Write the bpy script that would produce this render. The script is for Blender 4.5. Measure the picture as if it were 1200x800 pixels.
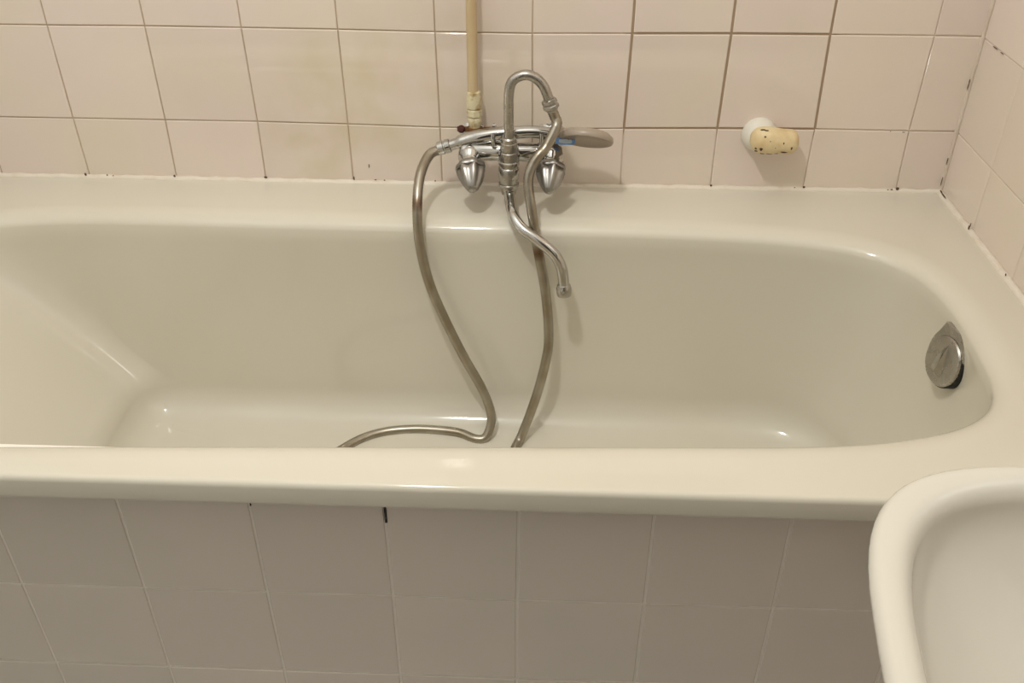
import bpy, math, random
from mathutils import Vector, Matrix

random.seed(7)
for o in list(bpy.data.objects):
    bpy.data.objects.remove(o)
S = bpy.context.scene
C = S.collection
PI = math.pi
Z0 = 0.57                      # height of the bathtub rim above the floor; all z below are given from the rim
XR, XL, YF = 0.677, -1.03, -2.15   # right wall, left wall, wall behind the camera (back wall at y = 0)
ZC = 1.93                      # ceiling above the rim

# ------------------------------------------------------------------ camera
cd = bpy.data.cameras.new('camera')
cam = bpy.data.objects.new('camera', cd)
C.objects.link(cam)
cam.location = (0.0254, -1.4543, 0.6683 + Z0)
cam.rotation_euler = (math.radians(55.829), math.radians(-0.054), math.radians(2.293))
cd.sensor_width = 36.0
cd.lens = 33.18
cd.clip_start = 0.02
S.camera = cam

# ------------------------------------------------------------------ world, light, exposure
w = bpy.data.worlds.new('world')
S.world = w
w.use_nodes = True
w.node_tree.nodes['Background'].inputs[0].default_value = (0.9, 0.85, 0.8, 1)
w.node_tree.nodes['Background'].inputs[1].default_value = 0.02
ld = bpy.data.lights.new('room_lamp', 'POINT')
ld.energy = 30.5
ld.color = (1.0, 0.982, 0.935)
ld.shadow_soft_size = 0.045
lo = bpy.data.objects.new('room_lamp', ld)
C.objects.link(lo)
lo.location = (-0.26, -0.92, 1.42 + Z0)
S.view_settings.view_transform = 'Standard'
S.view_settings.look = 'None'
S.view_settings.gamma = 1
S.view_settings.use_curve_mapping = False
S.view_settings.exposure = 0.0


# ------------------------------------------------------------------ materials
def lin(r, g, b):
    f = lambda c: (c / 255 / 12.92) if c / 255 <= 0.04045 else ((c / 255 + 0.055) / 1.055) ** 2.4
    return (f(r), f(g), f(b), 1)


class Mat:
    def __init__(s, name, col, rough=0.5, metal=0.0, spec=0.5):
        s.m = bpy.data.materials.new(name)
        s.m.use_nodes = True
        s.t = s.m.node_tree
        s.b = s.t.nodes['Principled BSDF']
        s.b.inputs['Base Color'].default_value = col
        s.b.inputs['Roughness'].default_value = rough
        s.b.inputs['Metallic'].default_value = metal
        s.b.inputs['Specular IOR Level'].default_value = spec
        s.col = col

    def n(s, kind, **kw):
        x = s.t.nodes.new(kind)
        for k, v in kw.items():
            if k in x.inputs:
                x.inputs[k].default_value = v
            else:
                setattr(x, k, v)
        return x

    def l(s, a, b):
        s.t.links.new(a, b)

    def noise(s, scale, detail=3, coord='Object', stretch=None):
        tc = s.n('ShaderNodeNewGeometry')
        out = tc.outputs['Position']
        if stretch:
            mp = s.n('ShaderNodeMapping')
            mp.inputs['Scale'].default_value = stretch
            s.l(out, mp.inputs[0])
            out = mp.outputs[0]
        nz = s.n('ShaderNodeTexNoise', Scale=scale, Detail=detail)
        s.l(out, nz.inputs['Vector'])
        return nz.outputs['Fac']

    def ramp(s, fac, a, b):
        r = s.n('ShaderNodeMapRange')
        r.inputs['From Min'].default_value = a
        r.inputs['From Max'].default_value = b
        s.l(fac, r.inputs['Value'])
        return r.outputs['Result']

    def mix(s, fac, a, b):
        x = s.n('ShaderNodeMix', data_type='RGBA')
        ins = [i for i in x.inputs if i.type == 'RGBA']
        for v, i in ((a, ins[0]), (b, ins[1])):
            if isinstance(v, tuple):
                i.default_value = v
            else:
                s.l(v, i)
        if isinstance(fac, (int, float)):
            x.inputs[0].default_value = fac
        else:
            s.l(fac, x.inputs[0])
        return [o for o in x.outputs if o.type == 'RGBA'][0]

    def color(s, out):
        s.l(out, s.b.inputs['Base Color'])

    def bump(s, fac, strength, dist=0.001):
        b = s.n('ShaderNodeBump', Strength=strength, Distance=dist)
        s.l(fac, b.inputs['Height'])
        s.l(b.outputs[0], s.b.inputs['Normal'])


def near(m, pts):
    """mask (0..1) of marks at fixed places of the object's surface: list of (x, y, z, radius)"""
    g = m.n('ShaderNodeNewGeometry')
    last = None
    for x, y, z, r in pts:
        d = m.n('ShaderNodeVectorMath', operation='DISTANCE')
        m.l(g.outputs['Position'], d.inputs[0])
        d.inputs[1].default_value = (x, y, z + Z0)
        o = m.ramp(d.outputs['Value'], r, r * 0.3)
        if last is not None:
            a = m.n('ShaderNodeMath', operation='MAXIMUM')
            m.l(last, a.inputs[0])
            m.l(o, a.inputs[1])
            o = a.outputs[0]
        last = o
    return last


def tile_material(name, col, warm, stained):
    m = Mat(name, col, 0.03, spec=0.7)
    oi = m.n('ShaderNodeObjectInfo')
    hv = m.n('ShaderNodeHueSaturation')
    v = m.n('ShaderNodeMapRange')
    v.inputs['To Min'].default_value = 0.965
    v.inputs['To Max'].default_value = 1.03
    m.l(oi.outputs['Random'], v.inputs['Value'])
    m.l(v.outputs[0], hv.inputs['Value'])
    c = m.mix(m.ramp(m.noise(5.0, 2), 0.42, 0.62), col, warm)
    if stained:
        st = near(m, [(-0.28, 0, 0.14, 0.16), (-0.36, 0, 0.06, 0.10), (-0.13, 0, 0.2, 0.13)])
        mm = m.n('ShaderNodeMath', operation='MULTIPLY')
        m.l(st, mm.inputs[0])
        m.l(m.ramp(m.noise(11, 3), 0.4, 0.7), mm.inputs[1])
        c = m.mix(mm.outputs[0], c, lin(220, 206, 178))
    m.l(c, hv.inputs['Color'])
    m.color(hv.outputs[0])
    m.bump(m.noise(7, 1), 0.3, 0.0012)
    return m.m


M_tile = tile_material('cream_glazed_tile', lin(232, 217, 206), lin(231, 218, 201), True)
M_ptile = tile_material('panel_glazed_tile', lin(229, 219, 208), lin(225, 217, 205), False)

g = Mat('wall_grout', lin(190, 172, 148), 0.85)
geo = g.n('ShaderNodeNewGeometry')
sep = g.n('ShaderNodeSeparateXYZ')
g.l(geo.outputs['Position'], sep.inputs[0])


def mul(m, a, b):
    x = m.n('ShaderNodeMath', operation='MULTIPLY')
    m.l(a, x.inputs[0])
    m.l(b, x.inputs[1])
    return x.outputs[0]


msk = mul(g, g.ramp(sep.outputs[0], 0.135, 0.145), g.ramp(sep.outputs[0], 0.462, 0.455))
msk = mul(g, msk, g.ramp(sep.outputs[2], Z0 + 0.085, Z0 + 0.1))
low = mul(g, g.ramp(sep.outputs[0], 0.10, 0.12), g.ramp(sep.outputs[2], Z0 + 0.096, Z0 + 0.088))
pmax = g.n('ShaderNodeMath', operation='MAXIMUM')
g.l(g.ramp(sep.outputs[0], 0.455, 0.48), pmax.inputs[0])
g.l(low, pmax.inputs[1])
pale = pmax.outputs[0]
dirt = g.ramp(g.noise(9, 4), 0.35, 0.65)
c = g.mix(dirt, lin(206, 188, 164), lin(180, 160, 130))
c = g.mix(pale, c, lin(222, 206, 190))
c = g.mix(msk, c, lin(166, 144, 118))
g.color(c)
M_grout = g.m
M_pgrout = Mat('panel_grout', lin(246, 240, 230), 0.85).m
gr = Mat('pale_grout', lin(200, 184, 166), 0.85)
gr.color(gr.mix(gr.ramp(gr.noise(12, 4), 0.4, 0.7), lin(222, 208, 193), lin(206, 188, 168)))
M_rgrout = gr.m

e = Mat('white_enamel', lin(232, 226, 208), 0.08, spec=0.6)
e.color(e.mix(e.ramp(e.noise(3, 3), 0.4, 0.7), lin(221, 216, 201), lin(219, 213, 196)))
M_enamel = e.m
cer = Mat('white_ceramic', lin(236, 232, 220), 0.12)
cer.color(cer.mix(cer.noise(4, 2), lin(211, 206, 195), lin(208, 203, 191)))
M_ceramic = cer.m
sl = Mat('silicone_sealant', lin(228, 216, 196), 0.45)
sl.color(sl.mix(sl.ramp(sl.noise(40, 4), 0.5, 0.75), lin(232, 223, 208), lin(222, 208, 186)))
M_seal = sl.m


def chrome(name, col, rough, dull=0.5):
    m = Mat(name, col, rough, 1.0)
    f = m.ramp(m.noise(60, 5), 0.35, 0.75)
    r = m.n('ShaderNodeMapRange')
    r.inputs['To Min'].default_value = rough
    r.inputs['To Max'].default_value = rough + 0.16 * dull
    m.l(f, r.inputs['Value'])
    m.l(r.outputs[0], m.b.inputs['Roughness'])
    m.color(m.mix(f, col, tuple(x * (0.8 + .2 * (1 - dull)) for x in col[:3]) + (1,)))
    return m.m


M_chrome = chrome('chrome', (0.58, 0.575, 0.555, 1), 0.04)
M_chrome_dull = chrome('limescaled_chrome', (0.50, 0.48, 0.44, 1), 0.22, 1.0)
M_knob = chrome('worn_chrome_knob', (0.40, 0.385, 0.36, 1), 0.32, 1.0)
h = Mat('hose_steel', (0.42, 0.385, 0.32, 1), 0.34, 1.0)
hc = h.mix(h.ramp(h.noise(25, 3), 0.35, 0.7), (0.44, 0.41, 0.35, 1), (0.33, 0.29, 0.22, 1))
hc = h.mix(near(h, [(-0.1709, -0.150, 0.032, 0.016), (0.0155, -0.169, -0.037, 0.016)]), hc, (0.13, 0.055, 0.02, 1))
h.color(hc)
M_hose = h.m
M_hosedark = Mat('hose_groove', (0.16, 0.14, 0.11, 1), 0.5, 0.7).m
M_mirror = Mat('added_mirror_glass', (0.85, 0.87, 0.86, 1), 0.02, 1.0).m
M_dark = Mat('dark_gap', (0.012, 0.011, 0.010, 1), 0.7).m
M_mould = Mat('mould', lin(92, 72, 56), 0.9).m
M_head = Mat('grey_plastic', lin(168, 154, 138), 0.3).m
M_blue = Mat('blue_badge', lin(120, 165, 225), 0.35).m
M_badge2 = Mat('white_badge', lin(205, 222, 238), 0.35).m
pp = Mat('yellowed_paint', lin(220, 198, 150), 0.4)
pp.color(pp.mix(pp.ramp(pp.noise(22, 3, stretch=(1, 1, .3)), 0.35, 0.7), lin(212, 192, 156), lin(200, 176, 136)))
M_pipe = pp.m
pf = Mat('cream_plastic', lin(222, 212, 176), 0.45)
pf.color(pf.mix(pf.ramp(pf.noise(70, 4), 0.5, 0.7), lin(224, 214, 178), lin(170, 142, 92)))
M_fit = pf.m
M_rust = Mat('rusty_red', lin(70, 22, 16), 0.5).m
M_clamp = Mat('brown_rust', lin(132, 92, 56), 0.6, 0.3).m
yb = Mat('yellowed_plastic', lin(236, 212, 158), 0.5)
yb.color(yb.mix(yb.ramp(yb.noise(45, 4), 0.42, 0.72), lin(230, 211, 168), lin(214, 186, 136)))
yb.bump(yb.noise(90, 3), 0.5, 0.002)
M_yellow = yb.m
M_wplastic = Mat('white_plastic', lin(232, 228, 216), 0.3).m
pl = Mat('painted_plaster', lin(222, 224, 224), 0.75)
pl.bump(pl.noise(60, 4), 0.2, 0.002)
M_plaster = pl.m
M_rear = Mat('dull_paint', lin(214, 211, 206), 0.8).m
M_ceil = Mat('ceiling_paint', lin(236, 238, 238), 0.85).m
M_door = Mat('added_dark_door', lin(46, 42, 38), 0.45).m
fl = Mat('floor_lino', lin(190, 182, 170), 0.5)
fl.color(fl.mix(fl.noise(18, 4), lin(208, 204, 198), lin(194, 190, 184)))
M_floor = fl.m


# ------------------------------------------------------------------ mesh helpers (all coordinates measured from the rim)
class MB:
    def __init__(s):
        s.v = []
        s.f = []

    def add(s, vs, fs):
        k = len(s.v)
        s.v += [Vector(v) for v in vs]
        s.f += [tuple(i + k for i in f) for f in fs]
        return s

    def box(s, a, b):
        (x0, y0, z0), (x1, y1, z1) = a, b
        return s.add([(x0, y0, z0), (x1, y0, z0), (x1, y1, z0), (x0, y1, z0), (x0, y0, z1), (x1, y0, z1), (x1, y1, z1), (x0, y1, z1)],
                     [(3, 2, 1, 0), (4, 5, 6, 7), (0, 1, 5, 4), (1, 2, 6, 5), (2, 3, 7, 6), (3, 0, 4, 7)])

    def rings(s, rs, cap0=True, cap1=True, closed=True):
        n = len(rs[0])
        vs = [p for r in rs for p in r]
        fs = []
        for i in range(len(rs) - 1):
            for j in range(n if closed else n - 1):
                a, b = i * n + j, i * n + (j + 1) % n
                fs.append((a, b, b + n, a + n))
        if cap0:
            fs.append(tuple(range(n - 1, -1, -1)))
        if cap1:
            fs.append(tuple(range((len(rs) - 1) * n, len(rs) * n)))
        return s.add(vs, fs)

    def lathe(s, o, d, prof, n=28, lobes=0, amp=0.0):
        """prof: list of (distance along d, radius)"""
        o = Vector(o)
        d = Vector(d).normalized()
        u = d.orthogonal().normalized()
        q = d.cross(u)
        rs = []
        for t, r in prof:
            r = max(r, 1e-5)
            ring = []
            for k in range(n):
                a = 2 * PI * k / n
                rr = r * (1 + amp * math.cos(lobes * a)) if lobes else r
                ring.append(o + d * t + u * (rr * math.cos(a)) + q * (rr * math.sin(a)))
            rs.append(ring)
        return s.rings(rs)

    def tube(s, path, rad, n=14, flat=1.0):
        path = [Vector(p) for p in path]
        rads = rad if isinstance(rad, (list, tuple)) else [rad] * len(path)
        t0 = (path[1] - path[0]).normalized()
        u = t0.orthogonal().normalized()
        rs = []
        for i, p in enumerate(path):
            t = (path[min(i + 1, len(path) - 1)] - path[max(i - 1, 0)]).normalized()
            u = (u - t * u.dot(t)).normalized()
            q = t.cross(u)
            rs.append([p + (u * math.cos(2 * PI * k / n) + q * math.sin(2 * PI * k / n) * flat) * rads[i] for k in range(n)])
        return s.rings(rs)

    def sphere(s, c, r, sc=(1, 1, 1), n=12, m=8):
        rs = []
        for i in range(1, m):
            th = PI * i / m
            rs.append([Vector(c) + Vector((r * sc[0] * math.sin(th) * math.cos(2 * PI * k / n), r * sc[1] * math.sin(th) * math.sin(2 * PI * k / n), -r * sc[2] * math.cos(th))) for k in range(n)])
        return s.rings(rs)

    def build(s, name, mat, parent=None, smooth=True, mats=None, angle=40):
        off = Vector((0, 0, Z0))
        org = Vector((0, 0, 0))
        p = parent
        while p:
            org += Vector(p.location)
            p = p.parent
        me = bpy.data.meshes.new(name)
        me.from_pydata([tuple(v + off - org) for v in s.v], [], s.f)
        me.validate()
        me.materials.append(mat)
        for x in mats or []:
            me.materials.append(x)
        if smooth:
            me.polygons.foreach_set('use_smooth', [True] * len(me.polygons))
            me.set_sharp_from_angle(angle=math.radians(angle))
        me.update()
        o = bpy.data.objects.new(name, me)
        C.objects.link(o)
        if parent:
            o.parent = parent
        return o


def tag(o, label=None, cat=None, group=None, kind=None):
    for k, v in (('label', label), ('category', cat), ('group', group), ('kind', kind)):
        if v:
            o[k] = v
    return o


def empty(name, loc):
    o = bpy.data.objects.new(name, None)
    C.objects.link(o)
    o.location = (loc[0], loc[1], loc[2] + Z0)
    o.empty_display_size = 0.05
    return o


def spline(pts, step):
    """centripetal-ish Catmull-Rom through pts, resampled about every `step` metres"""
    P = [Vector(p) for p in pts]
    P = [P[0] * 2 - P[1]] + P + [P[-1] * 2 - P[-2]]
    out = []
    for i in range(1, len(P) - 2):
        a, b, c_, d = P[i - 1:i + 3]
        n = max(2, int((c_ - b).length / step))
        for k in range(n):
            t = k / n
            out.append(0.5 * ((2 * b) + (c_ - a) * t + (2 * a - 5 * b + 4 * c_ - d) * t * t + (3 * b - a - 3 * c_ + d) * t ** 3))
    out.append(P[-2])
    return out


def lerp_tab(tab, x):
    for (a, va), (b, vb) in zip(tab, tab[1:]):
        if x <= b:
            t = max(0, min(1, (x - a) / (b - a)))
            return va + (vb - va) * t
    return tab[-1][1]


# ------------------------------------------------------------------ room shell
wall_back = MB().box((XL - 0.1, 0.0, -Z0), (XR + 0.1, 0.1, ZC)).build('wall_back', M_grout, smooth=False)
tag(wall_back, 'cream tiled wall behind the bathtub', None, None, 'structure')
wall_right = MB().box((XR, YF, -Z0), (XR + 0.1, 0.0, ZC)).build('wall_right', M_rgrout, smooth=False)
tag(wall_right, 'cream tiled wall at the right end of the bathtub', None, None, 'structure')
tag(MB().box((XL - 0.1, YF, -Z0), (XL, 0.0, ZC)).build('wall_left', M_plaster, smooth=False), kind='structure')
tag(MB().box((XL - 0.1, YF - 0.1, -Z0), (XR + 0.1, YF, ZC)).build('wall_rear', M_rear, smooth=False), kind='structure')
tag(MB().box((XL - 0.1, YF - 0.1, -Z0 - 0.1), (XR + 0.1, 0.1, -Z0)).build('floor', M_floor, smooth=False), kind='structure')
tag(MB().box((XL - 0.1, YF - 0.1, ZC), (XR + 0.1, 0.1, ZC + 0.1)).build('ceiling', M_ceil, smooth=False), kind='structure')
dm = MB().box((-0.46, YF, -Z0), (0.50, YF + 0.03, 1.50))
tag(dm.build('unseen_door_1', M_door, smooth=False), kind='structure')  # out of view, added so the chrome has something dark to reflect


def slab(q, nrm, t, b, jit=0.0):
    """bevelled tile: q four corners on the wall plane (in order), nrm outward, thickness t, bevel b"""
    q = [Vector(p) for p in q]
    cen = sum(q, Vector()) / 4
    nrm = Vector(nrm)
    inn = [p + (cen - p).normalized() * b * 1.4 for p in q]
    hs = [t + random.uniform(-jit, jit) for _ in range(4)]
    m = MB()
    m.add([p for p in q] + [p + nrm * (h_ - b * 0.7) for p, h_ in zip(q, hs)] + [p + nrm * h_ for p, h_ in zip(inn, hs)],
          [(0, 1, 5, 4), (1, 2, 6, 5), (2, 3, 7, 6), (3, 0, 4, 7),
           (4, 5, 9, 8), (5, 6, 10, 9), (6, 7, 11, 10), (7, 4, 8, 11), (8, 9, 10, 11)])
    return m


T = 0.15
# joints of the back wall: columns k*T + dx, with the small unevenness of the real tiling (millimetres)
dxs = {0: {-5: .9, -4: 0, -3: 2.5, -2: 1.2, -1: 1, 0: 0, 1: -2, 2: -2.7, 3: -1, 4: 1.4},
       1: {-5: -1.1, -4: 1.6, -3: 3.5, -2: 1.5, -1: 1.4, 0: .8, 1: -2.4, 2: -3.3, 3: .7, 4: -.7},
       2: {-5: -2.5, -4: 1, -3: 1.2, -2: .4, -1: 0, 0: -1.2, 1: .4, 2: -.6, 3: -2.6, 4: 2.1}}
zs = {0: {-5: -4, -4: -4, -3: -5, -2: -6, -1: -6, 0: -6, 1: -5, 2: -5, 3: -4, 4: -3},
      1: {-5: 102.5, -4: 102.1, -3: 101.7, -2: 99.8, -1: 96.8, 0: 96.4, 1: 99.9, 2: 102.4, 3: 104, 4: 103.2, 5: 103.5},
      2: {-5: 252.4, -4: 253, -3: 252.3, -2: 251.5, -1: 249.5, 0: 248.8, 1: 250.7, 2: 252.5, 3: 253.1, 4: 253.1, 5: 252.5}}


def joint(k, r):
    if r <= 2:
        x = k * T + dxs[r].get(k, 0) / 1000
        z = zs[r].get(k, {0: -4, 1: 102.8, 2: 252.6}[r]) / 1000
    else:
        x = k * T + dxs[2].get(k, 0) / 1000
        z = 0.2525 + (r - 2) * T
    return Vector((min(max(x, XL + 0.001), XR - 0.001), 0, z))


for r in range(0, 5):
    for k in range(-7, 5):
        def gap_v(kk):
            return 0.0019 if (kk in (1, 2, 3) and r >= 1) else (0.0007 if kk >= 2 else 0.00095)
        def gap_h(rr):
            return 0.0018 if (k in (1, 2) and rr in (1, 2)) else 0.00095
        a, b_, c_, d = joint(k, r), joint(k + 1, r), joint(k + 1, r + 1), joint(k, r + 1)
        gl, gr_, gb, gt = gap_v(k), gap_v(k + 1), gap_h(r), gap_h(r + 1)
        q = [a + Vector((gl, 0, gb)), b_ + Vector((-gr_, 0, gb)), c_ + Vector((-gr_, 0, -gt)), d + Vector((gl, 0, -gt))]
        slab(q, (0, -1, 0), 0.0021, 0.0011, 0.0003).build('tile', M_tile, wall_back, smooth=False)

# right wall: joints at y = -0.142 - j*T
for r in range(-4, 8):
    z0_, z1_ = (-0.004 + r * T + (.036 if r == -4 else 0), -0.004 + (r + 1) * T) if r < 0 else [-0.004, 0.1015, 0.2505, 0.4025, 0.5525, 0.7025, 0.8525, 1.0025, 1.1525][r:r + 2]
    for j in range(5 if r < 0 else 0, 13):
        ya = -0.0015 if j == 0 else -0.1425 - (j - 1) * T
        yb_ = -0.1425 - j * T
        gp = 0.0007
        q = [(XR, ya - gp, z0_ + gp), (XR, yb_ + gp, z0_ + gp), (XR, yb_ + gp, z1_ - gp), (XR, ya - gp, z1_ - gp)]
        slab(q, (-1, 0, 0), 0.0016, 0.0011, 0.0003).build('tile', M_tile, wall_right, smooth=False)

# ------------------------------------------------------------------ tiled panel under the front of the bathtub
YP = -0.700
panel = empty('bath_surround', (-0.17, YP + 0.03, -Z0))
tag(panel, 'grey tiled surround closing the front under the bathtub rim', 'bath surround')
MB().box((XL + 0.003, YP + 0.003, -Z0 + 0.001), (XR - 0.004, YP + 0.045, -0.032)).build('backing', M_pgrout, panel, smooth=False)
pz = [-0.0685, -0.2170, -0.3660, -0.5160, -0.5695]
pz[0] = -0.0345
pj = {}
for r in range(5):
    for k in range(-7, 6):
        pj[(k, r)] = Vector((min(max(k * T + 0.0028 + random.uniform(-.0012, .0012), XL + .004), XR - .004), YP + 0.003,
                             pz[r] + (random.uniform(-.001, .001) if 0 < r < 4 else 0)))
for r in range(4):
    for k in range(-7, 5):
        gp = 0.0016
        a, b_, c_, d = pj[(k, r + 1)], pj[(k + 1, r + 1)], pj[(k + 1, r)], pj[(k, r)]
        q = [a + Vector((gp, 0, gp)), b_ + Vector((-gp, 0, gp)), c_ + Vector((-gp, 0, -gp)), d + Vector((gp, 0, -gp))]
        slab(q, (0, -1, 0), 0.0012, 0.0010, 0.0002).build('tile', M_ptile, panel, smooth=False)
mg = MB()
mg.box((-0.1465, YP + 0.0004, -0.094), (-0.1440, YP + 0.003, -0.066))
tag(mg.build('open_joint', M_dark, panel, smooth=False), 'black slit of missing grout between two panel tiles')
mg = MB()
mg.box((-0.2962, YP + 0.0004, -0.074), (-0.2950, YP + 0.003, -0.066))
o = mg.build('open_joint', M_dark, panel, smooth=False)
tag(o, 'short faint dark slit in the joint')


# ------------------------------------------------------------------ bathtub
def conic(p0, p1, p2, wt, n):
    out = []
    for i in range(n):
        t = i / n
        a, b_, c_ = (1 - t) ** 2, 2 * wt * t * (1 - t), t * t
        out.append(Vector([(a * p0[j] + b_ * p1[j] + c_ * p2[j]) / (a + b_ + c_) for j in range(2)]))
    return out


def seg(p0, p1, n):
    return [Vector(p0).lerp(Vector(p1), i / n) for i in range(n)]


def contour(bl, br, fr, flc, ns=18, nc=22):
    """closed outline: back side, back right corner, right side, front right corner, front, front left, left, back left.
    each corner = (start, control, end, weight) in running order"""
    out = []
    cs = [br, fr, flc, bl]
    prev = bl[2]
    for c_ in cs:
        out += seg(prev, c_[0], ns)
        out += conic(c_[0], c_[1], c_[2], c_[3], nc)
        prev = c_[2]
    return out


C0 = contour(bl=((-.955, -.40), (-.955, -.128), (-.62, -.131), 1.6),
             br=((.14, -.142), (.605, -.150), (.5885, -.43), 1.75),
             fr=((.5850, -.49), (.5755, -.652), (.24, -.660), 1.15),
             flc=((-.62, -.694), (-.955, -.696), (-.955, -.42), 1.6))
CW = contour(bl=((-.672, -.225), (-.672, -.160), (-.610, -.158), 0.85),
             br=((.335, -.162), (.520, -.164), (.520, -.32), 0.9),
             fr=((.520, -.48), (.515, -.628), (.34, -.632), 0.9),
             flc=((-.60, -.648), (-.665, -.648), (-.665, -.58), 0.8))
CM = contour(bl=((-.800, -.235), (-.800, -.147), (-.715, -.146), 0.9),
             br=((.20, -.150), (.583, -.156), (.576, -.40), 1.4),
             fr=((.575, -.47), (.563, -.643), (.29, -.648), 1.1),
             flc=((-.69, -.672), (-.806, -.672), (-.806, -.52), 0.85))
NT = len(C0)


def normals2(c_):
    out = []
    for i in range(len(c_)):
        t = c_[(i + 1) % len(c_)] - c_[i - 1]
        n_ = Vector((-t.y, t.x))
        out.append(n_.normalized() if n_.length > 1e-9 else Vector((0, 1)))
    return out


n0, nw = normals2(C0), normals2(CW)      # pointing outwards (running clockwise seen from above)
cen = Vector((-0.1, -0.4))
if (C0[5] - cen).dot(n0[5]) < 0:
    n0 = [-v for v in n0]
    nw = [-v for v in nw]


def outer(inset, z):
    x0, x1, y0, y1 = XL + 0.006 + inset, XR - 0.0045 - inset, -0.742 + inset, -0.004 - inset
    r = max(0.018 - inset, 0.002)
    c_ = contour(bl=((x0, y1 - r), (x0, y1), (x0 + r, y1), .8), br=((x1 - r, y1), (x1, y1), (x1, y1 - r), .8),
                 fr=((x1, y0 + r), (x1, y0), (x1 - r, y0), .8), flc=((x0 + r, y0), (x0, y0), (x0, y0 + r), .8))
    # spread the side samples where the opening has them
    return [Vector((p.x, p.y, z)) for p in c_]


R1 = 0.022
rings = []
rings.append(outer(0.020, -0.026))
rings.append(outer(0.012, -0.0325))
for k in range(1, 6):
    a = PI / 2 * k / 5
    rings.append(outer(0.007 * (1 - math.sin(a)), -0.0255 - 0.007 * math.cos(a)))
for k in range(0, 6):
    a = PI / 2 * k / 5
    rings.append(outer(0.007 * (1 - math.cos(a)), -0.007 + 0.007 * math.sin(a)))
rings.append([Vector((*(p + n_ * (R1 + 0.012)), 0.0)) for p, n_ in zip(C0, n0)])
rings.append([Vector((*(p + n_ * (R1 + 0.003)), 0.0)) for p, n_ in zip(C0, n0)])
LIFT = 0.9
for k in range(0, 9):
    a = PI / 2 * k / 8 * LIFT
    rings.append([Vector((*(p + n_ * (R1 * (1 - math.sin(a) * 1.55)))
                          , -R1 * (1 - math.cos(a)))) for p, n_ in zip(C0, n0)])
base = [v.copy() for v in rings[-1]]
ZW, ZB = -0.312, -0.370
for k in range(1, 15):
    t = k / 14
    z = base[0].z + (ZW - base[0].z) * t
    la, lb, lc = (t - .5) * (t - 1) * 2, -4 * t * (t - 1), 2 * t * (t - .5)
    rings.append([Vector((b_.x * la + m_.x * lb + q.x * lc, b_.y * la + m_.y * lb + q.y * lc, z)) for b_, m_, q in zip(base, CM, CW)])
wall_end = [v.copy() for v in rings[-1]]
RF = 0.060
ccx, ccy = -0.06, -0.40
for k in range(1, 11):
    a = PI / 2 * k / 10
    rings.append([Vector((v.x - n_.x * RF * (1 - math.cos(a)), v.y - n_.y * RF * (1 - math.cos(a)), ZW + (ZB - ZW) * math.sin(a))) for v, n_ in zip(wall_end, nw)])
fl_end = [v.copy() for v in rings[-1]]
for f_ in (0.85, 0.6, 0.3, 0.05):
    rings.append([Vector((ccx + (v.x - ccx) * f_, ccy + (v.y - ccy) * f_, ZB - 0.006 * (1 - f_))) for v in fl_end])
tub = empty('bathtub', (-0.17, -0.37, -Z0))
tag(tub, 'white enamel built-in bathtub along the tiled back wall', 'bathtub')
mb = MB().rings(rings, cap0=False, cap1=True)
mb.f = [tuple(reversed(f)) for f in mb.f]
# feet under the shell keep it standing on the floor, hidden behind the panel
mb.build('basin', M_enamel, tub, angle=70)
for fx in (-0.6, 0.35):
    MB().box((fx - .03, -.62, -Z0), (fx + .03, -.2, -.392)).build('foot', M_dark, tub, smooth=False)

# overflow cover on the sloping right end
oc = Vector((0.5880, -0.381, -0.0690))
od = Vector((-0.95, -0.20, 0.17)).normalized()
up = Vector((0, 0.0, 1))
up = (up - od * up.dot(od)).normalized()
sd = od.cross(up)


def disc_shape(m, o, r, t0, t1, top=0.0, n=40, bev=0.002, sxy=1.0):
    """disc whose top can run up into a flat shoulder; extruded along od"""
    def ring(off, s_):
        pts = []
        for k in range(n):
            a = 2 * PI * k / n
            x, y = math.cos(a), math.sin(a)
            px, py = r * x * sxy, r * y
            if top and y > 0.55:
                # straight shoulders up to a flat top
                f = max(0.0, (y - 0.55) / 0.45)
                sg = 1 if x >= 0 else -1
                if f < 0.6:
                    px, py = sg * r * (0.835 - 0.16 * f / 0.6), r * 0.55 + (r * 0.45 + top) * f / 0.6
                else:
                    px, py = sg * r * 0.675 * (1 - f) / 0.4, r + top
            pts.append(o + sd * (px * s_) + up * (py * s_) + od * off)
        return pts
    m.rings([ring(t0, 1), ring(t1 - bev, 1), ring(t1 - bev * .3, 1 - bev / r * .5), ring(t1, 1 - bev / r * 1.6)])


m = MB()
disc_shape(m, oc + up * .001 + sd * .001, 0.0370, 0.006, 0.0185, top=0.002)
ov = m.build('overflow_cover', M_chrome_dull, tub, angle=35)
tag(ov, 'chrome overflow cover on the right end of the tub')
m = MB()
disc_shape(m, oc - up * 0.007 - sd * .002, 0.0370, -0.030, 0.0190)
m.build('shadow_gap', M_dark, ov, angle=35)  # black drum standing in for the shade behind the disc
m = MB()
disc_shape(m, oc - up * 0.007 - sd * .002, 0.0352, 0.017, 0.0225, bev=0.003)
m.build('turning_disc', M_chrome_dull, ov, angle=35)
m = MB()
for s_ in (0,):
    o_ = oc - up * 0.006 - sd * .002 + od * 0.022
    wd, hg = 0.013, 0.011
    m.add([o_ + up * .026, o_ - sd * wd - up * .022, o_ + sd * wd - up * .022, o_ + up * .008 + od * hg, o_ - up * .014 + od * hg * .8 - sd * .004, o_ - up * .014 + od * hg * .8 + sd * .004],
          [(0, 1, 4, 3), (0, 3, 5, 2), (1, 2, 5, 4), (3, 4, 5)])
m.build('grip', M_chrome, ov, smooth=False)

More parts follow.
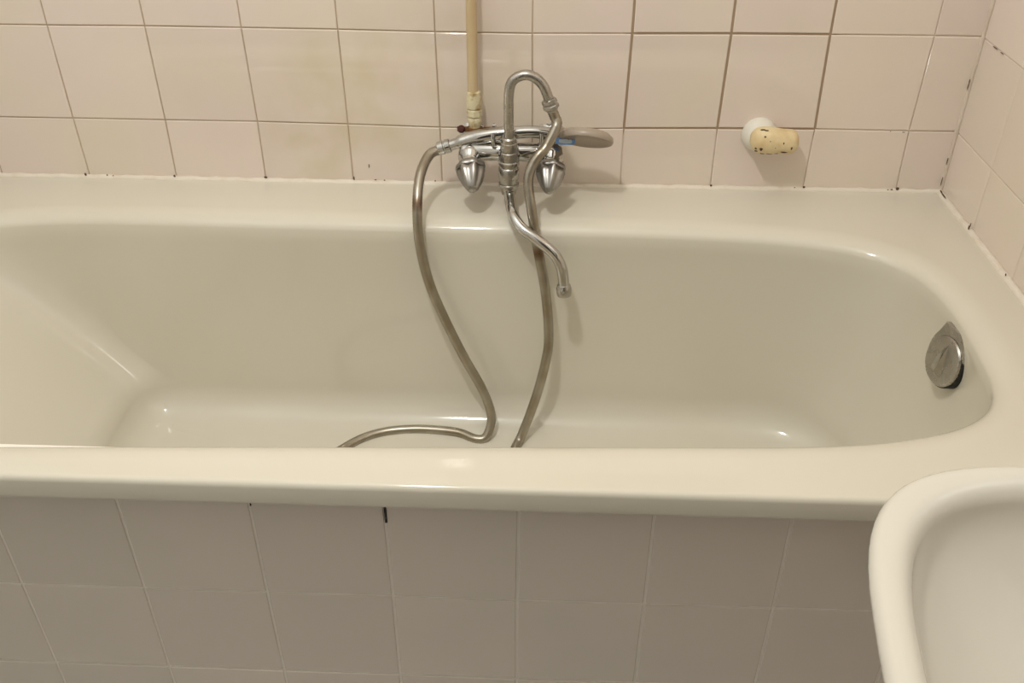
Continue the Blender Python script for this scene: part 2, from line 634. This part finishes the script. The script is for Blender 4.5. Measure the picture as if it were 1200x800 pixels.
# ------------------------------------------------------------------ sealant beads (setting)
pts = []
for i in range(0, 170):
    x = XL + 0.004 + (XR - XL - 0.008) * i / 169
    pts.append((x, -0.0052, -0.0010 + 0.0006 * math.sin(i * 1.7) - lerp_tab([(-.6, 0), (-.3, .0015), (.1, .0012), (.3, 0)], x)))
rad = [0.0060 + 0.0004 * math.sin(i * .9) + random.uniform(-.0002, .0002) for i in range(170)]
tag(MB().tube(pts, rad, 10).build('trim_1', M_seal), 'white sealant bead between bathtub rim and back wall', kind='structure')
pts = [(XR - 0.0050, -0.004 - 0.735 * i / 80, -0.0010) for i in range(81)]
tag(MB().tube(pts, [0.0060 + random.uniform(-.0001, .0001) for _ in pts], 10).build('trim_2', M_seal), 'white sealant bead between bathtub rim and right wall', kind='structure')
pts = [(XR - 0.003 + random.uniform(-.0012, .0004), -0.003 + random.uniform(-.0003, .0008), 0.003 + 0.7 * i / 90) for i in range(91)]
tag(MB().tube(pts, [0.0032 + random.uniform(-.0006, .0008) for _ in pts], 8).build('trim_3', M_rgrout), 'uneven sealant bead up the corner of the two tiled walls', kind='structure')

# mould specks along the joints (flat, on the wall and the beads)
m = MB()


def speck(p, sx, sy, sz):
    m.sphere(p, 1.0, (sx, sy, sz), 8, 5)


for x, z, a, b_ in ((-.60, .0065, .0018, .0025), (-.445, .007, .003, .002), (-.296, .008, .0012, .004), (.297, .0065, .0018, .002), (.449, .0065, .0022, .002), (.434, .0055, .0012, .0008), (.586, .0045, .0015, .0009), (.592, .005, .002, .001), (.601, .0065, .0026, .003), (-.752, .0065, .002, .003),
                    (-.715, .006, .0012, .0015), (-.705, .005, .001, .001), (-.27, .028, .0008, .004), (-.26, .006, .002, .001), (-.245, .0055, .0015, .001), (-.16, .006, .0012, .0012), (.5905, .1015, .0025, .0006), (.57, .1025, .0007, .0007)):
    speck((x, -0.0108 if z < .003 else (-0.0085 if z < .02 else -0.003), z), a, .0007, b_)
o = tag(m.build('mould_spots', M_mould, wall_back), 'dark mould specks along the bottom joint', kind='stuff')
m = MB()
for y, z, a, b_ in ((-.03, .006, .012, .0014), (-.018, .007, .006, .0016), (-.1435, .0065, .0025, .004), (-.146, .012, .001, .004), (-.286, .0065, .0015, .002), (-.05, .2505, .010, .0008), (-.075, .2505, .006, .0006)):
    speck((XR - (.0085 if z < .02 else .003), y, z), .0007, a, b_)
for z, l_ in ((.178, .006), (.186, .004), (.055, .007), (.02, .009)):
    speck((XR - .0072, -.0062, z), .0008, .0008, l_)
tag(m.build('mould_spots', M_mould, wall_right), 'dark mould specks in the corner and along the rim', kind='stuff')

# ------------------------------------------------------------------ water pipe on the back wall
px = -0.0908
pipe = empty('water_pipe', (px, -0.03, 0.10))
tag(pipe, 'yellowed cream water pipe running up the tiled wall above the mixer', 'pipe')
MB().tube([(px - .0012, -.03, 0.160), (px - .0008, -.03, .3), (px + .0012, -.03, .6), (px + .001, -.03, ZC)], 0.0082, 18).build('riser', M_pipe, pipe)
MB().lathe((px, -.03, .1405), (0, 0, 1), [(0, .0098), (.001, .0112), (.010, .0116), (.022, .0112), (.0262, .0105), (.0275, .0088)], 20).build('coupling_sleeve', M_fit, pipe)
MB().lathe((px + .0005, -.03, .1275), (0, 0, 1), [(0, .0100), (.0015, .0122), (.0105, .0122), (.0125, .0100)], 8).build('hexagon_nut', M_fit, pipe, smooth=False)
MB().lathe((px + .0008, -.03, .1), (0, 0, 1), [(0, .0095), (.012, .0095), (.019, .0108), (.024, .0108), (.0278, .0090)], 20).build('elbow_socket', M_fit, pipe)
cl = MB().lathe((px + .0008, -.03, .1035), (0, 0, 1), [(0, .0110), (.0005, .0112), (.0065, .0112), (.007, .0110)], 20)
cl.box((px + .008, -.034, .1035), (px + .030, -.0305, .1105))
cl.box((px - .027, -.034, .1035), (px - .008, -.0305, .1105))
cl.box((px - .003, -.03, .1035), (px + .003, -.0005, .1105))
cb = cl.build('pipe_clamp', M_clamp, pipe, smooth=False)
tag(cb, 'rusty brown pipe clamp')
MB().lathe((px - .0205, -.028, .1052), (0, -1, 0.35), [(0, .004), (.004, .0062), (.010, .0062), (.0125, .0045), (.013, .001)], 16).build('screw_cap', M_rust, cb)

# ------------------------------------------------------------------ bath mixer
cx0 = -0.0333
yc = -0.096
mix = empty('bath_mixer', (cx0, 0.0, 0.085))
tag(mix, 'old chrome two-knob bath mixer on the wall above the tub', 'faucet')
b = MB()
b.tube([(-.108, -.07, .086), (-.104, -.07, .086), (.040, -.07, .086), (.044, -.07, .086)], [.0125, .0148, .0148, .0125], 22)
b.lathe((cx0, -.062, .086), (0, -1, 0), [(0, .019), (.012, .019), (.026, .0165), (.036, .013)], 24)
b.build('body', M_chrome, mix)
for xx in (-.0945, .0335):
    MB().lathe((xx, -.0005, .086), (0, -1, 0), [(0, .0225), (.003, .0225), (.007, .016), (.012, .0125), (.040, .0125), (.041, .016), (.055, .016), (.06, .0148)], 24).build('wall_union', M_chrome, mix)
    MB().lathe((xx, -.052, .086), (0, -.96, -.28), [(0, .012), (.002, .0185), (.022, .0195), (.030, .0185), (.034, .0145), (.044, .0125), (.052, .0115)], 26).build('valve', M_chrome, mix)
for xx, tx in ((-.0925, .005), (.0325, -.003)):
    ax = Vector((tx, -.038, -.024)).normalized()
    o_ = Vector((xx, -.0985, .0775))
    kb = MB().lathe(o_, ax, [(0, .0130), (.002, .0190), (.005, .0222), (.011, .0228), (.0125, .0218)], 42, 7, .045).build('knob', M_knob, mix, angle=50)
    MB().lathe(o_, ax, [(.0118, .0196), (.013, .0212), (.021, .0200), (.030, .0172), (.039, .0130), (.046, .0092), (.0495, .006), (.0505, .0015)], 42, 7, .10).build('grip', M_knob, kb, angle=60)
# vertical column: riser nut above, diverter barrel and spout nut below
MB().lathe((cx0, yc, .0985), (0, 0, 1), [(0, .011), (.001, .0128), (.0125, .0128), (.0135, .0112), (.0195, .0112), (.0215, .0092)], 26).build('riser_nut', M_chrome_dull, mix)
MB().lathe((cx0, yc, .0960), (0, 0, -1), [(-.003, .010), (0, .0135), (.013, .0140), (.0145, .0162), (.019, .0164), (.0205, .0140), (.0235, .0140), (.026, .0162), (.036, .0168), (.046, .0148), (.052, .0138)], 28).build('diverter', M_chrome_dull, mix)
MB().lathe((cx0, yc, .0458), (0, 0, -1), [(0, .0145), (.0012, .0160), (.0045, .0160), (.006, .0140), (.013, .0130), (.019, .0112), (.020, .009)], 28).build('spout_nut', M_chrome_dull, mix)
bend = spline([(cx0, yc, .112), (cx0, yc, .15), (cx0 + .0003, yc, .188), (-.0283, yc, .2063), (-.0172, yc, .2143), (-.0068, yc, .2163), (.0057, yc, .2120), (.0173, yc, .2007), (.0243, yc, .1850), (.0282, yc + .001, .1735)], .004)
br = MB().tube(bend, .0076, 18).build('riser_bend', M_chrome_dull, mix)
d_ = (Vector((.0282, yc, .1735)) - Vector((.0243, yc, .1850))).normalized()
MB().lathe(Vector((.0255, yc, .1805)), d_, [(0, .0078), (.001, .0112), (.006, .0122), (.007, .0112), (.009, .0112), (.010, .0124), (.0145, .0124), (.0165, .0095), (.020, .0082)], 8).build('hose_nut', M_chrome_dull, br, smooth=False)
sp = spline([(-.0333, -.096, .036), (-.0325, -.101, .0315), (-.0301, -.120, .0260), (-.0247, -.152, .0190), (-.0111, -.172, .0059), (.0140, -.185, -.0071), (.0377, -.193, -.0242), (.0499, -.198, -.0433), (.0544, -.201, -.0625), (.0560, -.202, -.078)], .004)
so = MB().tube(sp, .0087, 20).build('spout', M_chrome, mix)
MB().lathe((.0556, -.2018, -.0735), (.06, -.03, -1), [(0, .0088), (.002, .0104), (.006, .0108), (.007, .0116), (.017, .0116), (.0195, .0106), (.020, .0085), (.0185, .007)], 24).build('aerator', M_chrome_dull, so)
# hook that carries the hand shower
for xx in (-.058, .016):
    ck = MB()
    ck.tube(spline([(xx, -.072, .096), (xx, -.087, .104), (xx, -.088, .116), (xx, -.086, .122)], .003), .0032, 10)
    ck.tube(spline([(xx, -.066, .098), (xx, -.050, .104), (xx, -.049, .116), (xx, -.051, .122)], .003), .0032, 10)
    ck.build('shower_hook', M_chrome, mix)

# ------------------------------------------------------------------ hand shower lying on the mixer
hs = empty('hand_shower', (0.0, -0.067, 0.10))
tag(hs, 'chrome hand shower with grey head lying across the mixer', 'hand shower')
yh = -0.067
hp = spline([(-.139, yh, .0895), (-.1225, yh, .0945), (-.098, yh, .1032), (-.075, yh, .1090), (-.049, yh, .1135), (-.02, yh, .1165), (.004, yh, .1178), (.030, yh, .1150), (.052, yh, .1135)], .004)
n_ = len(hp)
hr = [lerp_tab([(0, .0082), (.14, .0088), (.15, .0108), (.3, .0118), (.5, .0108), (.7, .0095), (.85, .0098), (1, .0105)], i / (n_ - 1)) for i in range(n_)]
MB().tube(hp, hr, 20).build('handle', M_chrome, hs)
d_ = (hp[0] - hp[4]).normalized()
MB().lathe(hp[2], d_, [(-.006, .0085), (-.005, .0108), (.002, .0112), (.003, .0095), (.0045, .0095), (.0055, .0112), (.014, .0106), (.016, .0085)], 24).build('hose_nut', M_chrome, hs)
hn = Vector((-.10, -.60, -.80)).normalized()
hcn = Vector((.0855, -.079, .1135))
hx = Vector((1, 0, -.10))
hx = (hx - hn * hx.dot(hn)).normalized()
hy = hn.cross(hx)


def head_ring(t, sx, sy):
    return [hcn + hn * t + hx * (sx * math.cos(a)) + hy * (sy * math.sin(a)) for a in [2 * PI * k / 36 for k in range(36)]]


m = MB()
m.rings([head_ring(-.011, .010, .006), head_ring(-.0105, .022, .018), head_ring(-.0085, .034, .029), head_ring(-.003, .0405, .035), head_ring(.003, .0415, .036), head_ring(.0055, .040, .0345), head_ring(.006, .036, .031), head_ring(.0045, .034, .029)])
hd = m.build('shower_head', M_head, hs, angle=50)
tag(hd, 'grey plastic spray head')
m = MB()
m.tube(spline([(.038, yh, .1145), (.050, -.069, .1140), (.062, -.073, .1138)], .004), [.0112] * 2 + [.012] * 30 if False else .0112, 18)
m.build('neck', M_head, hs)


def badge(r1, r2, off, mat, name, par):
    m = MB()
    bc = Vector((.0530, -.0822, .1093)) + Vector((0, -.83, .4)).normalized() * off
    nx = Vector((0, -.83, .40)).normalized()
    ux = Vector((1, 0, -.02))
    uy = nx.cross(ux).normalized()
    m.rings([[bc + nx * t + ux * (r1 * s_ * math.copysign(abs(math.cos(a)) ** .6, math.cos(a))) + uy * (r2 * s_ * math.copysign(abs(math.sin(a)) ** .6, math.sin(a))) for a in [2 * PI * k / 28 for k in range(28)]]
             for t, s_ in ((-.006, .8), (0, 1), (.001, .96))])
    return m.build(name, mat, par)


bg = badge(.0155, .0056, 0, M_blue, 'badge', hs)
tag(bg, 'small blue badge')
badge(.0105, .0034, .0008, M_badge2, 'badge_centre', bg)

# ------------------------------------------------------------------ shower hose
hA = [(-.1421, yh, .0863), (-.1582, -.080, .0820), (-.1690, -.115, .0635), (-.1709, -.152, .0300), (-.1681, -.169, -.0262), (-.1559, -.1765, -.0906), (-.1321, -.183, -.1576), (-.1019, -.189, -.2282), (-.0742, -.1955, -.2843),
      (-.0600, -.2030, -.3250), (-.0590, -.2120, -0.3455), (-.0680, -.2250, -0.3645), (-.0850, -.2260, -0.3675), (-.1150, -.2130, -0.3655), (-.1600, -.2070, -0.3655), (-.2000, -.207, -0.3660), (-.2400, -.214, -0.3670), (-.2730, -.230, -0.3675), (-.3020, -.257, -0.3680)]
hM = [(-.36, -.33, -0.3685), (-.38, -.42, -0.3685), (-.32, -.50, -0.3685), (-.2, -.52, -0.3695), (-.1, -.46, -0.3695), (-.05, -.36, -0.3695)]
hB = [(-.0190, -.2550, -0.3680), (-.0060, -.2250, -0.3555), (.0161, -.2090, -.2890), (.0315, -.1975, -.2195), (.0346, -.189, -.1740), (.0275, -.179, -.1000), (.0140, -.168, -.0295), (.0038, -.156, .0290), (-.0024, -.140, .0670), (.0030, -.131, .0890), (.0130, -.124, .1040), (.0236, -.116, .1138), (.0385, -.102, .1420), (.0358, -.0965, .1530), (.0312, yc, .1635)]
hose_path = spline(hA + hM + hB, 0.0022)
hr = [0.0078 + (0.00035 if i % 2 else -0.00035) for i in range(len(hose_path))]
hose = MB().tube(hose_path, hr, 12).build('shower_hose', M_hose, angle=180)
tag(hose, 'ribbed metal shower hose hanging from the mixer into the tub', 'hose')

# ------------------------------------------------------------------ wall bracket with yellowed arm
bk = empty('shower_bracket', (.364, 0, .094))
tag(bk, 'grimy yellowed plastic bracket with a white round base on the wall tiles', 'bracket')
MB().lathe((.3635, -.0008, .0945), (0, -1, 0.0), [(0, .0275), (.003, .0280), (.010, .0265), (.018, .0235), (.026, .0190), (.030, .010), (.031, .001)], 32).build('base_disc', M_wplastic, bk)
ax0, ax1 = Vector((.3440, -.036, .0985)), Vector((.4215, -.034, .0945))
dd = (ax1 - ax0).normalized()
prof = [(0, .002), (.001, .008), (.005, .0145), (.011, .0190), (.019, .0212), (.032, .0212), (.044, .0198), (.056, .0194), (.064, .0190), (.0695, .0165), (.0725, .0125), (.0735, .0100), (.0705, .0080)]
arm = MB()
arm.lathe(ax0, dd, prof, 32)
for i, v in enumerate(arm.v):
    arm.v[i] = v + Vector((math.sin(i * 1.3), math.sin(i * .7 + 1), math.sin(i * 2.1))) * .00035
arm.lathe((.362, -.010, .0965), (.05, -1, .05), [(0, .017), (.012, .0185), (.024, .017)], 24)
ar = arm.build('arm', M_yellow, bk, angle=60)
tag(ar, 'yellowed pitted swivel arm')
u_ = Vector((0, 0, 1))
u_ = (u_ - dd * u_.dot(dd)).normalized()
f_ = dd.cross(u_)
if f_.y > 0:
    f_ = -f_


def on_arm(s_, a):
    r = lerp_tab([(t, r) for t, r in prof[:11]], s_)
    return ax0 + dd * s_ + (f_ * math.cos(a) + u_ * math.sin(a)) * (r - .0002)


m = MB()
for s_, a, p_, q_ in ((.016, 1.25, .0050, .0017), (.020, 1.15, .0035, .0014), (.0175, .62, .0018, .0015), (.015, -.42, .0028, .0032), (.052, -.66, .0056, .0022), (.0475, .2, .0012, .002), (.0615, -.2, .0014, .0028), (.008, -.55, .0025, .0015), (.0105, -.85, .004, .0014), (.02, -1.0, .004, .0012), (.03, -.95, .005, .0010), (.040, -.9, .004, .0008), (.026, .3, .0008, .0008), (.036, -.2, .0007, .0007)):
    c_ = on_arm(s_, a)
    nn = (f_ * math.cos(a) + u_ * math.sin(a))
    tt = nn.cross(dd)
    m.rings([[c_ + nn * hh + dd * (p_ * k_ * math.cos(t_) * (1 + .25 * math.sin(3 * t_))) + tt * (q_ * k_ * math.sin(t_)) for t_ in [2 * PI * k / 10 for k in range(10)]] for hh, k_ in ((-.001, 1), (.0005, .9), (.0007, .4))])
tag(m.build('grime_spots', M_mould, ar), 'dark grime spots', kind='stuff')

# ------------------------------------------------------------------ unseen reflecting pane, added on the right wall for the backrest streak
mi = empty('added_mirror', (XR - .004, -.95, .42))
tag(mi, 'frameless reflecting pane added out of view on the right wall for the backrest streak', 'added_mirror')
MB().box((XR - .010, -1.40, .42), (XR - .0035, -.52, 1.10)).build('glass', M_mirror, mi, smooth=False)

# ------------------------------------------------------------------ washbasin on the right wall
ZS = 0.2575
wb = empty('washbasin', (XR - .24, -1.27, ZS - .2))
tag(wb, 'white ceramic washbasin in the lower right corner in front of the tub', 'washbasin')
yb0, yb1 = -0.974, -1.566
wbO = contour(bl=((.2115, -1.10), (.230, -.9745), (.345, -.975), 1.3), br=((XR - .03, -.975), (XR - .004, -.975), (XR - .004, -1.0), .8),
              fr=((XR - .004, -1.54), (XR - .004, -1.565), (XR - .03, -1.565), .8), flc=((.345, -1.565), (.230, -1.5655), (.2115, -1.44), 1.3), ns=16, nc=16)
for p in wbO:
    if p.x < .2117 and -1.441 < p.y < -1.099:
        p.x = .198 + .467 * (p.y + 1.27) ** 2
wbI = contour(bl=((.2290, -1.11), (.2475, -.9955), (.36, -.996), 1.3), br=((.50, -.996), (.575, -.996), (.575, -1.075), .9),
              fr=((.575, -1.465), (.575, -1.544), (.50, -1.544), .9), flc=((.36, -1.544), (.2475, -1.5445), (.2290, -1.43), 1.3), ns=16, nc=16)
for p in wbI:
    if p.x < .2292 and -1.431 < p.y < -1.109:
        p.x = .2162 + .5 * (p.y + 1.27) ** 2
nO, nI = normals2(wbO), normals2(wbI)
cw = Vector((.42, -1.27))
if (wbO[40] - cw).dot(nO[40]) < 0:
    nO = [-v for v in nO]
    nI = [-v for v in nI]
bc = Vector((.50, -1.27))


def sh(c_, nn, off, z, k=1.0, o_=None):
    o_ = o_ or bc
    return [Vector((o_.x + (p.x + n2.x * off - o_.x) * k, o_.y + (p.y + n2.y * off - o_.y) * k, z)) for p, n2 in zip(c_, nn)]


rg = []
for k_, z in ((.25, -.185), (.45, -.175), (.7, -.13), (.88, -.07), (.96, -.035)):
    r_ = sh(wbO, nO, -.004, ZS + z, k_)
    rg.append([Vector((min(v.x if v.x < .60 else v.x, XR - .004), v.y, v.z)) for v in r_])
for k in range(0, 7):
    a = PI / 2 * k / 6
    rg.append(sh(wbO, nO, -.008 * (1 - math.cos(a)), ZS - .009 + .009 * math.sin(a)))
for k in range(0, 7):
    a = PI / 2 * k / 6
    rg.append(sh(wbI, nI, .008 - .013 * math.sin(a), ZS - .016 * (1 - math.cos(a))))
ib = Vector((.47, -1.27))
for k_ in (.985, .965, .94, .91, .87, .82, .76, .69, .60, .5, .38, .25, .12, .03):
    rg.append(sh(wbI, nI, -.005, ZS - .016 - .128 * (1 - k_ * k_) ** .68, k_, ib))
m = MB().rings(rg, cap0=True, cap1=True)
m.f = [tuple(reversed(f)) for f in m.f]
m.build('bowl', M_ceramic, wb, angle=60)
MB().lathe((.50, -1.32, ZS - .1435), (0, 0, 1), [(0, .03), (.002, .031), (.004, .027), (.0025, .02), (.0015, .004)], 24).build('drain', M_chrome, wb)
